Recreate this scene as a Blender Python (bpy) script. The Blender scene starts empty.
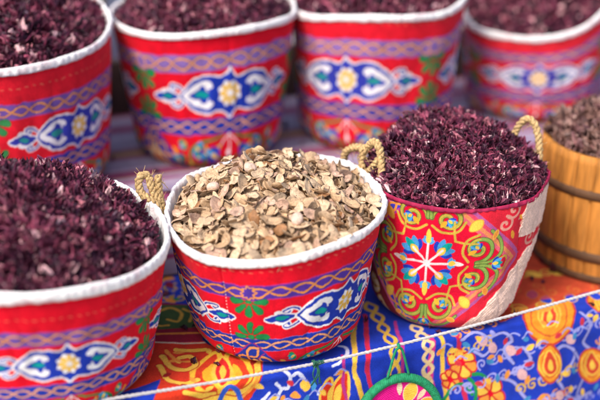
import bpy, math, random
import numpy as np
from mathutils import Vector, Matrix

rng = np.random.default_rng(7)
random.seed(7)
S = bpy.context.scene
COL = S.collection
PI = math.pi
rad = math.radians

# ------------------------------------------------------------------ camera, light
PITCH, FPX, CH = rad(23.0), 1100.0, 0.80          # table top is z = 0
cam_d = bpy.data.cameras.new('camera')
cam = bpy.data.objects.new('camera', cam_d)
COL.objects.link(cam)
cam.location = (0, 0, CH)
cam.rotation_euler = (PI/2-PITCH, 0, 0)
cam_d.sensor_width = 36.0
cam_d.lens = FPX/600*36
cam_d.clip_start, cam_d.clip_end = 0.05, 500
cam_d.dof.use_dof = True
cam_d.dof.focus_distance = 1.53
cam_d.dof.aperture_fstop = 1.5
cam_d.dof.aperture_blades = 0
S.camera = cam

SUN_EL, SUN_AZ = rad(52), rad(-38)                # azimuth: from behind-left of the camera
w = bpy.data.worlds.new('World')
S.world = w
w.use_nodes = True
nt = w.node_tree
bg = nt.nodes['Background']
sky = nt.nodes.new('ShaderNodeTexSky')
sky.sky_type = 'NISHITA'
sky.sun_disc = False
sky.sun_elevation = SUN_EL
sky.air_density, sky.dust_density, sky.ozone_density = 1.0, 4.0, 1.0
nt.links.new(sky.outputs[0], bg.inputs[0])
bg.inputs[1].default_value = 0.15
sun_d = bpy.data.lights.new('sun', 'SUN')
sun = bpy.data.objects.new('sun', sun_d)
COL.objects.link(sun)
sun_d.energy = 1.8
sun_d.angle = rad(14)
sun_d.color = (1.0, 0.95, 0.88)
sdir = Vector((math.sin(SUN_AZ)*math.cos(SUN_EL), -math.cos(SUN_AZ)*math.cos(SUN_EL), math.sin(SUN_EL)))
sun.rotation_euler = sdir.to_track_quat('Z', 'Y').to_euler()
sky.sun_rotation = math.atan2(sdir.x, sdir.y)
S.view_settings.view_transform = 'Standard'
S.view_settings.look = 'None'
S.view_settings.exposure = 0.9
S.view_settings.gamma = 1.0

# ------------------------------------------------------------------ helpers
FW = np.array([0, math.cos(PITCH), -math.sin(PITCH)])
UP = np.array([0, math.sin(PITCH), math.cos(PITCH)])
RT = np.array([1.0, 0, 0])
O = np.array([0, 0, CH])


def ray(px, py):
    return RT*(px-300)/FPX + UP*(200-py)/FPX + FW


def at_z(px, py, z=0.0):
    d = ray(px, py)
    return O + d*((z-CH)/d[2])


def at_y(px, py, y):
    d = ray(px, py)
    return O + d*(y/d[1])


def tag(o, label=None, cat=None, group=None, kind=None):
    if label: o['label'] = label
    if cat: o['category'] = cat
    if group: o['group'] = group
    if kind: o['kind'] = kind
    return o


def empty(name, loc, label, cat, group=None):
    o = bpy.data.objects.new(name, None)
    COL.objects.link(o)
    o.location = loc
    o.empty_display_size = 0.05
    return tag(o, label, cat, group)


def np_mesh(name, V, F, col=None, smooth=True):
    V = np.ascontiguousarray(V, dtype=np.float32)
    F = np.ascontiguousarray(F, dtype=np.int32)
    k = F.shape[1]
    me = bpy.data.meshes.new(name)
    me.vertices.add(len(V))
    me.vertices.foreach_set('co', V.ravel())
    me.loops.add(F.size)
    me.loops.foreach_set('vertex_index', F.ravel())
    me.polygons.add(len(F))
    me.polygons.foreach_set('loop_start', np.arange(0, F.size, k, dtype=np.int32))
    me.polygons.foreach_set('use_smooth', np.full(len(F), smooth, dtype=bool))
    if col is not None:
        a = me.color_attributes.new('dye', 'FLOAT_COLOR', 'POINT')
        c = np.ones((len(V), 4), dtype=np.float32)
        c[:, :3] = col
        a.data.foreach_set('color', c.ravel())
    me.update(calc_edges=True)
    me.validate()
    return me


def link(name, me, mat, parent=None):
    o = bpy.data.objects.new(name, me)
    COL.objects.link(o)
    if mat and not me.materials:
        me.materials.append(mat)
    if parent:
        o.parent = parent
        me.transform(Matrix.Translation(-Vector(parent.location)))
    return o


def grid_faces(nr, nc, wrap=False):
    r = np.arange(nr-1)[:, None]
    c = np.arange(nc if wrap else nc-1)[None, :]
    c2 = (c+1) % nc
    return np.stack([r*nc+c, r*nc+c2, (r+1)*nc+c2, (r+1)*nc+c], -1).reshape(-1, 4)


def cat_mesh(parts):
    V, F, C, n = [], [], [], 0
    for p in parts:
        V.append(p[0]); F.append(p[1]+n); n += len(p[0])
        if len(p) > 2: C.append(p[2])
    return np.concatenate(V), np.concatenate(F), (np.concatenate(C) if C else None)


def cr(pts, closed=False, n=8):
    """Catmull-Rom through points."""
    P = np.asarray(pts, float)
    if closed:
        Q = np.concatenate([P[-1:], P, P[:2]])
    else:
        Q = np.concatenate([2*P[:1]-P[1:2], P, 2*P[-1:]-P[-2:-1]])
    t = np.linspace(0, 1, n, endpoint=False)[:, None]
    out = []
    for i in range(len(Q)-3):
        a, b, c, d = Q[i:i+4]
        out.append(0.5*((2*b)+(c-a)*t+(2*a-5*b+4*c-d)*t*t+(3*b-a-3*c+d)*t**3))
    out = np.concatenate(out)
    if not closed:
        out = np.concatenate([out, P[-1:]])
    return out


def resample(P, step):
    seg = np.linalg.norm(np.diff(P, axis=0), axis=1)
    s = np.concatenate([[0], np.cumsum(seg)])
    n = max(3, int(s[-1]/step)+1)
    q = np.linspace(0, s[-1], n)
    return np.stack([np.interp(q, s, P[:, k]) for k in range(3)], 1), q


def frames(P):
    T = np.gradient(P, axis=0)
    T /= np.linalg.norm(T, axis=1)[:, None]+1e-12
    N = np.zeros_like(P)
    a = np.array([0, 0, 1.0]) if abs(T[0, 2]) < .9 else np.array([1.0, 0, 0])
    v = np.cross(T[0], a); N[0] = v/np.linalg.norm(v)
    for i in range(1, len(P)):
        v = N[i-1]-T[i]*np.dot(N[i-1], T[i])
        N[i] = v/np.linalg.norm(v)
    return T, N, np.cross(T, N)


def tube(P, r, k=8):
    T, N, B = frames(P)
    r = np.broadcast_to(r, (len(P),))[:, None, None]
    a = np.linspace(0, 2*PI, k, endpoint=False)[None, :, None]
    V = P[:, None]+r*(np.cos(a)*N[:, None]+np.sin(a)*B[:, None])
    F = grid_faces(len(P), k, True)
    V = V.reshape(-1, 3)
    n = len(V)
    V = np.concatenate([V, P[:1], P[-1:]])
    j = np.arange(k)
    c0 = np.stack([np.full(k, n), (j+1) % k, j, j], 1)
    o = n-k
    c1 = np.stack([np.full(k, n+1), o+j, o+(j+1) % k, o+(j+1) % k], 1)
    # caps as thin quads through the middle vertex would be degenerate; close with a ring of quads instead
    V = np.concatenate([V[:n], P[:1]+0.15*(V[:k]-P[:1]), P[-1:]+0.15*(V[o:n]-P[-1:])])
    c0 = np.stack([n+j, n+(j+1) % k, (j+1) % k, j], 1)
    c1 = np.stack([o+j, o+(j+1) % k, n+k+(j+1) % k, n+k+j], 1)
    return V, np.concatenate([F, c0, c1])


def twisted_rope(pts, R, strands=3, pitch=0.02, step=0.0012, fuzz=0, seed=0):
    """strands laid round a curve, plus a few stray fibres."""
    rg = np.random.default_rng(seed)
    P, s = resample(cr(pts, n=14), step)
    T, N, B = frames(P)
    parts = []
    for k in range(strands):
        ph = 2*PI*k/strands+2*PI*s/pitch
        Q = P+R*.52*(np.cos(ph)[:, None]*N+np.sin(ph)[:, None]*B)
        rr = R*.56*(1+.12*np.sin(s*900+k)+.13*rg.standard_normal(len(s)))
        parts.append(tube(Q, rr, 8))
    for _ in range(fuzz):
        i = rg.integers(2, len(P)-3)
        a = rg.uniform(0, 2*PI)
        d = np.cos(a)*N[i]+np.sin(a)*B[i]
        L = rg.uniform(.006, .016)
        e = P[i]+d*R*.8
        t = T[i]*rg.uniform(-1, 1)
        Q = np.stack([e, e+(d*.5+t*.6)*L*.5, e+(d*.8+t)*L*.8+rg.normal(0, .002, 3)])
        parts.append(tube(cr(Q, n=4), .00035, 4))
    return cat_mesh(parts)[:2]


def vnoise(x, y, z=0.0, seed=0):
    """smooth value noise, period free, roughly -1..1"""
    x, y, z = np.broadcast_arrays(np.asarray(x, float), np.asarray(y, float), np.asarray(z, float))
    def h(i, j, k):
        n = (i*374761393+j*668265263+k*2147483647+seed*974711) & 0xffffffff
        n = ((n ^ (n >> 13))*1274126177) & 0xffffffff
        return ((n ^ (n >> 16)) & 0xffff)/32767.5-1
    i, j, k = np.floor(x).astype(np.int64), np.floor(y).astype(np.int64), np.floor(z).astype(np.int64)
    f = lambda t: t*t*(3-2*t)
    u, v, q = f(x-i), f(y-j), f(z-k)
    r = 0
    for a in (0, 1):
        for b in (0, 1):
            for c in (0, 1):
                r = r+h(i+a, j+b, k+c)*(u if a else 1-u)*(v if b else 1-v)*(q if c else 1-q)
    return r


# ------------------------------------------------------------------ materials
def mat_nodes(name, rough=.8, spec=.3):
    m = bpy.data.materials.new(name)
    m.use_nodes = True
    t = m.node_tree
    b = t.nodes['Principled BSDF']
    b.inputs['Roughness'].default_value = rough
    b.inputs['Specular IOR Level'].default_value = spec
    return m, t, b


def wear(t, color_out, scale, lo, hi, detail=4, coord='Object', stretch=None):
    """multiply a colour by a noise between lo and hi"""
    tc = t.nodes.new('ShaderNodeTexCoord')
    src = tc.outputs[coord]
    if stretch:
        mp = t.nodes.new('ShaderNodeMapping')
        mp.inputs['Scale'].default_value = stretch
        t.links.new(src, mp.inputs[0]); src = mp.outputs[0]
    n = t.nodes.new('ShaderNodeTexNoise')
    n.inputs['Scale'].default_value = scale
    n.inputs['Detail'].default_value = detail
    t.links.new(src, n.inputs['Vector'])
    mr = t.nodes.new('ShaderNodeMapRange')
    mr.inputs['From Min'].default_value, mr.inputs['From Max'].default_value = .3, .7
    mr.inputs['To Min'].default_value, mr.inputs['To Max'].default_value = lo, hi
    t.links.new(n.outputs[0], mr.inputs[0])
    mx = t.nodes.new('ShaderNodeMix')
    mx.data_type = 'RGBA'; mx.blend_type = 'MULTIPLY'
    mx.inputs['Factor'].default_value = 1
    t.links.new(color_out, mx.inputs['A'])
    t.links.new(mr.outputs[0], mx.inputs['B'])
    return mx.outputs['Result'], n.outputs[0], src


def bump(t, b, h, strength, dist):
    bp = t.nodes.new('ShaderNodeBump')
    bp.inputs['Strength'].default_value = strength
    bp.inputs['Distance'].default_value = dist
    t.links.new(h, bp.inputs['Height'])
    t.links.new(bp.outputs[0], b.inputs['Normal'])


def mat_dyed(name, rough=.8, spec=.25, scale=60, lo=.82, hi=1.1, bs=.35, bd=.002, sheen=.15, fine=900):
    m, t, b = mat_nodes(name, rough, spec)
    a = t.nodes.new('ShaderNodeAttribute'); a.attribute_name = 'dye'
    c, _, src = wear(t, a.outputs['Color'], scale, lo, hi, 4)
    c, _, _ = wear(t, c, fine*.8, .80, 1.14, 2)
    t.links.new(c, b.inputs['Base Color'])
    n = t.nodes.new('ShaderNodeTexNoise')
    n.inputs['Scale'].default_value = fine
    n.inputs['Detail'].default_value = 3
    t.links.new(src, n.inputs['Vector'])
    bump(t, b, n.outputs[0], bs, bd)
    b.inputs['Sheen Weight'].default_value = sheen
    b.inputs['Sheen Roughness'].default_value = .5
    return m


def mat_plain(name, rgb, rough=.8, spec=.3, scale=40, lo=.75, hi=1.15, bs=.3, bd=.002, stretch=None, fine=None):
    m, t, b = mat_nodes(name, rough, spec)
    r = t.nodes.new('ShaderNodeRGB'); r.outputs[0].default_value = (*rgb, 1)
    c, h, src = wear(t, r.outputs[0], scale, lo, hi, 5, 'Object', stretch)
    t.links.new(c, b.inputs['Base Color'])
    if fine:
        n = t.nodes.new('ShaderNodeTexNoise'); n.inputs['Scale'].default_value = fine
        t.links.new(src, n.inputs['Vector']); h = n.outputs[0]
    bump(t, b, h, bs, bd)
    return m


M_print = mat_dyed('printed_cotton', .85, .12, sheen=.03)
M_white = mat_plain('white_cotton', (.80, .78, .77), .9, .2, 70, .88, 1.04, .5, .002, fine=420)
def stain(m, rgb, scale, lo, hi, amount):
    t = m.node_tree
    b = t.nodes['Principled BSDF']
    src = b.inputs['Base Color'].links[0].from_socket
    tc = t.nodes.new('ShaderNodeTexCoord')
    n = t.nodes.new('ShaderNodeTexNoise'); n.inputs['Scale'].default_value = scale; n.inputs['Detail'].default_value = 6
    t.links.new(tc.outputs['Object'], n.inputs['Vector'])
    mr = t.nodes.new('ShaderNodeMapRange')
    mr.inputs['From Min'].default_value, mr.inputs['From Max'].default_value = lo, hi
    mr.inputs['To Max'].default_value = amount
    t.links.new(n.outputs[0], mr.inputs[0])
    mx = t.nodes.new('ShaderNodeMix'); mx.data_type = 'RGBA'
    mx.inputs['B'].default_value = (*rgb, 1)
    t.links.new(mr.outputs[0], mx.inputs['Factor']); t.links.new(src, mx.inputs['A'])
    t.links.new(mx.outputs['Result'], b.inputs['Base Color'])


stain(M_white, (.42, .20, .25), 60, .50, .72, .6)
M_straw = mat_plain('straw_rope', (.50, .335, .155), .8, .2, 300, .5, 1.3, .5, .001, fine=1500)
M_husk = mat_dyed('dried_husk', .62, .35, 160, .72, 1.14, .5, .0012, 0, 700)
M_hib = mat_dyed('dried_hibiscus', .5, .35, 300, .6, 1.3, .5, .001, 0, 900)
M_cord = mat_plain('white_cord', (.48, .46, .46), .7, .3, 200, .8, 1.05, .3, .001)
M_green = mat_plain('green_yarn', (.012, .22, .09), .8, .3, 200, .7, 1.2, .5, .001, fine=1200)
M_dkgreen = mat_plain('dark_green_string', (.02, .11, .07), .8, .3, 200, .7, 1.2, .5, .001)
M_barrel = mat_plain('orange_wood', (.46, .185, .035), .65, .2, 14, .5, 1.2, .25, .002, (9, 9, 1))
M_hoop = mat_plain('dark_hoop', (.10, .05, .025), .7, .2, 60, .7, 1.2)
M_wood = mat_plain('table_wood', (.22, .14, .08), .7, .3, 12, .6, 1.2, .3, .003, (1, 8, 8))
M_gap_shade = mat_plain('gap_shade_dark', (.045, .025, .022), .7, .3, 12, .6, 1.2, .3, .003, (1, 8, 8))  # near-black brown that paints in the shade between the back baskets
M_ground = mat_plain('dusty_ground', (.30, .26, .22), .9, .2, 6, .7, 1.15, .4, .01)
M_stripe = mat_dyed('striped_cotton', .85, .2, 50, .85, 1.08, .35, .002, .15, 800)

# ------------------------------------------------------------------ print painter
RED = np.array((.66, .002, .016)); BLUE = np.array((.010, .035, .36)); WHITE = np.array((.80, .78, .78))
YEL = np.array((.78, .47, .06)); TEAL = np.array((.0, .27, .24)); GREEN = np.array((.012, .23, .06))
ORG = np.array((.74, .27, .04)); PEACH = np.array((.74, .36, .2)); MAG = np.array((.42, .03, .20))
PURP = np.array((.075, .028, .28)); LILAC = np.array((.36, .22, .50)); CREAM = np.array((.70, .55, .36))
SKY = np.array((.06, .30, .62)); MAROON = np.array((.22, .008, .025)); OLIVE = np.array((.19, .17, .03))


def ell(cx, cy, a, b, ang=0, n=28):
    t = np.linspace(0, 2*PI, n, endpoint=False)
    x, y = a*np.cos(t), b*np.sin(t)
    c, s = math.cos(ang), math.sin(ang)
    return np.stack([cx+x*c-y*s, cy+x*s+y*c], 1)


def petal(cx, cy, ang, L, wd, r0=0.0, tip=1.0):
    """pointed leaf that starts at r0 from the centre"""
    p = np.array([(0, 0), (.25, .75), (.55, 1), (.82, .6*tip+.1), (1, 0), (.82, -.6*tip-.1), (.55, -1), (.25, -.75)])
    x, y = r0+p[:, 0]*L, p[:, 1]*wd/2
    c, s = math.cos(ang), math.sin(ang)
    return cr(np.stack([cx+x*c-y*s, cy+x*s+y*c], 1), True, 5)


def spiral(cx, cy, r, turns, a0, hand=1, n=40, r1=.12):
    t = np.linspace(0, 1, n)
    rr = r*(1-t*(1-r1))
    a = a0+hand*turns*2*PI*t
    return np.stack([cx+rr*np.cos(a), cy+rr*np.sin(a)], 1)


def mirx(p, cx=0.0):
    q = np.array(p, float).copy(); q[:, 0] = 2*cx-q[:, 0]; return q


def miry(p, cy=0.0):
    q = np.array(p, float).copy(); q[:, 1] = 2*cy-q[:, 1]; return q


class Canvas:
    def __init__(s, X, Y, ground, aa):
        s.X, s.Y, s.aa = X.ravel(), Y.ravel(), aa
        s.C = np.empty((len(s.X), 3)); s.C[:] = ground

    def _sel(s, P, pad):
        lo, hi = P.min(0)-pad, P.max(0)+pad
        return np.nonzero((s.X > lo[0]) & (s.X < hi[0]) & (s.Y > lo[1]) & (s.Y < hi[1]))[0]

    @staticmethod
    def _dist(x, y, A, B):
        d = np.full(len(x), 1e9)
        for (ax, ay), (bx, by) in zip(A, B):
            ux, uy = bx-ax, by-ay
            L = ux*ux+uy*uy+1e-12
            t = np.clip(((x-ax)*ux+(y-ay)*uy)/L, 0, 1)
            d = np.minimum(d, (x-ax-t*ux)**2+(y-ay-t*uy)**2)
        return np.sqrt(d)

    def _mix(s, i, sd, col, alpha=1.0):
        k = np.clip(.5-sd/s.aa, 0, 1)[:, None]*alpha
        s.C[i] = s.C[i]*(1-k)+np.asarray(col)*k

    def fill(s, P, col, out=None, ow=1.0, alpha=1.0):
        """filled outline; out = colour of a line round it"""
        P = np.asarray(P, float)
        i = s._sel(P, ow+2*s.aa)
        if not len(i): return
        x, y = s.X[i], s.Y[i]
        A, B = P, np.roll(P, -1, 0)
        d = s._dist(x, y, A, B)
        ins = np.zeros(len(x), bool)
        for (ax, ay), (bx, by) in zip(A, B):
            if ay == by: continue
            ins ^= ((ay > y) != (by > y)) & (x < (bx-ax)*(y-ay)/(by-ay)+ax)
        sd = np.where(ins, -d, d)
        if out is not None: s._mix(i, sd-ow, out, alpha)
        s._mix(i, sd, col, alpha)

    def line(s, P, wd, col, closed=False, out=None, ow=.5):
        P = np.asarray(P, float)
        i = s._sel(P, wd+ow+2*s.aa)
        if not len(i): return
        A, B = (P, np.roll(P, -1, 0)) if closed else (P[:-1], P[1:])
        d = s._dist(s.X[i], s.Y[i], A, B)
        if out is not None: s._mix(i, d-wd/2-ow, out)
        s._mix(i, d-wd/2, col)

    def where(s, mask, col, alpha=1.0):
        s.C[mask] = s.C[mask]*(1-alpha)+np.asarray(col)*alpha


def guilloche(cv, p0, p1, half, loops, amp, wd, col, out=None, end=0):
    p0, p1 = np.array(p0, float), np.array(p1, float)
    d = p1-p0; L = np.linalg.norm(d); d /= L; n = np.array((-d[1], d[0]))
    t = np.linspace(0, 1, loops*8+1)
    for sg in (1, -1):
        P = p0+np.outer(t*L, d)+np.outer(sg*amp*np.sin(t*loops*PI), n)
        cv.line(P, wd, col, out=out, ow=.35)


def strip(cv, p0, p1, half, ground, edge, ew):
    p0, p1 = np.array(p0, float), np.array(p1, float)
    d = (p1-p0)/np.linalg.norm(p1-p0); n = np.array((-d[1], d[0]))
    q = lambda h: np.array([p0+n*h, p1+n*h, p1-n*h, p0-n*h])
    cv.fill(q(half), edge)
    cv.fill(q(half-ew), ground)


TW = 147.0


def lotus(cv, x, y, ang, s, cols=(SKY, TEAL, BLUE, YEL)):
    for da, c, L in ((-.95, cols[2], .8), (.95, cols[2], .8), (-.5, cols[0], .95), (.5, cols[0], .95), (0, cols[1], 1.0)):
        cv.fill(petal(x, y, ang+da, s*L, s*.42), c)
    cv.fill(petal(x, y, ang, s*.55, s*.34), cols[3])


def medallion(cv, cx, cy, white=WHITE, blue=BLUE):
    M = .83
    up = np.array([(0, 18.5), (3, 15), (6, 12.6), (10, 13.2), (15, 14.8), (21, 15), (27, 13), (32, 9.5), (36.5, 4.5), (40, 1.2)])
    full = np.concatenate([up, miry(up)[::-1]])
    full = np.concatenate([full, mirx(full)[::-1]])
    # end ornaments first, the cartouche lies over them
    for sx in (1, -1):
        T = lambda p: np.array([(cx+sx*a, cy+b*M) for a, b in p])
        for sy in (1, -1):
            cl = [(37, 3*sy), (40, 7*sy), (44, 9.2*sy), (48.5, 8.6*sy), (49, 6*sy), (46.5, 5*sy), (45.2, 6.6*sy)]
            cv.line(T(cr(cl, n=7)), 3.0, white)
            cv.line(T(cr(cl, n=7)), 1.3, blue)
            cv.line(T(cr([(44, 2*sy), (48, 4*sy), (52, 6*sy), (55, 5*sy), (55, 3*sy)], n=7)), 2.0, white)
        dp = cr([(41, 0), (46, 3), (51, 4.4), (55, 2.8), (58, 2.9), (63, 0), (58, -2.9), (55, -2.8), (51, -4.4), (46, -3)], True, 5)
        cv.fill(T(dp), blue, white, 1.1)
        cv.fill(T(petal(46, 0, 0, 9.5, 4.2)), TEAL)
    P = full*np.array((1, M))+np.array((cx, cy))
    cv.fill(P, blue, white, 1.35)
    for sx in (1, -1):
        T = lambda p: np.array([(cx+sx*a, cy+b*M) for a, b in p])
        wt = [(38, 0), (33, 5.2), (27, 9.3), (21, 11.4), (16.5, 10.8), (14, 8), (14.6, 5.4), (17.5, 4.8), (16, 2.4), (13.5, 0)]
        wt = cr(wt+[(a, -b) for a, b in wt[::-1]][1:-1], True, 5)
        cv.fill(T(wt), white)
        bt = [(12.5, 0), (15.5, 2.6), (18.2, 3.4), (19.6, 6.6), (22.4, 7.4), (24, 4.8), (28, 3), (33, 0)]
        bt = cr(bt+[(a, -b) for a, b in bt[::-1]][1:-1], True, 5)
        cv.fill(T(bt), blue)
        cv.fill(T(ell(22.5, 0, 5.4, 2.7)), TEAL)
    # eight petalled rosette
    a = np.arange(16)*PI/8+PI/8
    r = np.where(np.arange(16) % 2 == 0, 9.6, 7.4)
    cv.fill(np.stack([cx+r*np.cos(a), cy+r*np.sin(a)], 1), white, blue, 1.2)
    for k in range(8):
        cv.fill(petal(cx, cy, k*PI/4, 6.0, 3.4, 1.9, 1.2), YEL)
    cv.fill(ell(cx, cy, 1.4, 1.4), WHITE)


def fan(cv, x, y, dr):
    dk = GREEN*.35
    for k in (-2, -1, 0, 1, 2):
        cv.fill(petal(x, y, dr*PI/2+k*.78, 10.0, 4.0, 3.0, 1.6), GREEN, dk, .5)
    cv.fill(ell(x, y, 2.2, 1.5), GREEN, dk, .4)


def paint_red_tile(faded=0.0):
    """one repeat of the red cotton print, 147 x 100 units"""
    nx, ny = 884, 600
    x = (np.arange(nx)+.5)/nx*TW-TW/2
    y = (np.arange(ny)+.5)/ny*100
    X, Y = np.meshgrid(x, y)
    cv = Canvas(X, Y, RED, .42)
    X, Y = cv.X, cv.Y
    pb = PURP*(1-faded)+LILAC*faded
    ed = MAG*(1-faded*.4)+np.array((.62, .12, .36))*faded*.4
    gold = ORG*(1-faded)+PEACH*faded
    # hem stitches
    for k in range(24):
        xx = -TW/2+k*TW/24+2
        cv.line([(xx, 94.0), (xx+2.2, 93.4)], .6, RED*.6+PEACH*.4)
    # upper interlace band
    cv.where((Y > 70.6) & (Y < 83), ed)
    cv.where((Y > 71.4) & (Y < 82.2), pb)
    guilloche(cv, (-TW/2, 76.8), (TW/2, 76.8), 6, 10, 3.4, 1.35, gold, PURP*.6)
    # lower interlace band
    cv.where((Y > 26.8) & (Y < 38.2), LILAC*.5+PURP*.5)
    cv.where((Y > 27.4) & (Y < 37.6), BLUE*.9)
    guilloche(cv, (-TW/2, 32.5), (TW/2, 32.5), 5, 10, 2.9, 1.3, ORG*.3+PEACH*.7, BLUE*.5)
    for sx in (1, -1):
        xx = sx*TW/2
        a = np.arange(16)*PI/8
        r = np.where(np.arange(16) % 2 == 0, 5.0, 3.2)
        cv.fill(np.stack([xx+r*np.cos(a), 76.8+r*np.sin(a)], 1), pb, gold, .9)
    medallion(cv, 0, 54.5)
    for sx in (1, -1):
        fan(cv, sx*TW/2, 69.4, -1)
        fan(cv, sx*TW/2, 39.6, 1)
    # bottom panel: slanting interlace bands with scrolls between
    for sx in (1, -1):
        for sg in (1, -1):
            p0, p1 = (sx*TW/2-sg*4, 29), (sx*TW/2+sg*32, -6)
            strip(cv, p0, p1, 7.6, BLUE*.9, MAG*.8, 1.0)
            guilloche(cv, p0, p1, 5, 4, 4.2, 1.9, ORG*.6+PEACH*.4, BLUE*.5)
        # ivory and yellow knot between the slanting bands
        for sg in (1, -1):
            cv.line(cr([(sx*TW/2, 13), (sx*TW/2+sg*6, 10), (sx*TW/2+sg*9, 3), (sx*TW/2+sg*4, 0), (sx*TW/2, 5)], n=8), 2.6, CREAM, out=YEL*.9, ow=.8)
        cv.fill(petal(sx*TW/2, 6, PI/2, 11, 5), CREAM, YEL, .9)
        cv.fill(petal(sx*TW/2, 8, PI/2, 6, 2.4), RED)
    for sx in (1, -1):
        cv.line(spiral(sx*27, 10, 10.5, 1.35, PI/2, -sx), 1.9, GREEN, out=GREEN*.3, ow=.4)
        cv.line(cr([(sx*27, 20.5), (sx*15, 23), (sx*6, 25)], n=8), 1.9, GREEN)
        cv.line(spiral(sx*10, 3.5, 7, 1.1, PI*.6, sx), 1.7, GREEN, out=GREEN*.3, ow=.4)
        lotus(cv, sx*29, 9, PI/2+sx*.5, 8, (SKY, TEAL, BLUE, YEL))
        lotus(cv, sx*13, 15.5, -PI/2+sx*.55, 9, (BLUE, SKY, TEAL, YEL))
        lotus(cv, sx*40, 22, -PI/2+sx*.9, 7, (TEAL, SKY, GREEN, YEL))
        cv.fill(petal(sx*19, 2, PI/2+sx*.4, 7, 3.2), YEL)
        cv.fill(petal(sx*21, 20, -PI/2-sx*.4, 6, 2.6), YEL)
    for sx in (1, -1):
        cv.line(spiral(sx*44, 8, 7.5, 1.2, 0, sx), 1.8, GREEN, out=GREEN*.3, ow=.4)
        lotus(cv, sx*46, 7, PI/2-sx*.8, 8, (TEAL, SKY, BLUE, YEL))
        cv.fill(petal(sx*36, 2, PI/2, 7, 3.2), YEL)
        cv.fill(petal(sx*52, 18, PI/2+sx*2.4, 7, 3), YEL*np.array((1, .7, .5)))
        lotus(cv, sx*22, 14, PI/2+sx*2.0, 6, (GREEN, TEAL, SKY, YEL))
    for da in (-.8, 0, .8):
        e = (11*math.sin(da), 26.5-11*math.cos(da))
        cv.line([(0, 26.5), e], .8, WHITE)
        cv.fill(petal(e[0], e[1], -PI/2+da, 6, 3.2), WHITE if da == 0 else YEL)
    for sx in (1, -1):
        lotus(cv, sx*11, 9, PI/2-sx*.9, 11, (BLUE, SKY, BLUE*1.3, YEL))
        lotus(cv, sx*30, 19, -PI/2-sx*.8, 9, (TEAL, BLUE, SKY, YEL))
    return cv.C.reshape(ny, nx, 3)


def sample_tile(tile, x, y):
    ny, nx, _ = tile.shape
    fx = ((x+TW/2) % TW)/TW*nx-.5
    fy = np.clip(y/100*ny-.5, 0, ny-1.001)
    i, j = np.floor(fx).astype(int), np.floor(fy).astype(int)
    u, v = (fx-i)[..., None], (fy-j)[..., None]
    g = lambda a, b: tile[np.clip(b, 0, ny-1), a % nx]
    return g(i, j)*(1-u)*(1-v)+g(i+1, j)*u*(1-v)+g(i, j+1)*(1-u)*v+g(i+1, j+1)*u*v


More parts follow.
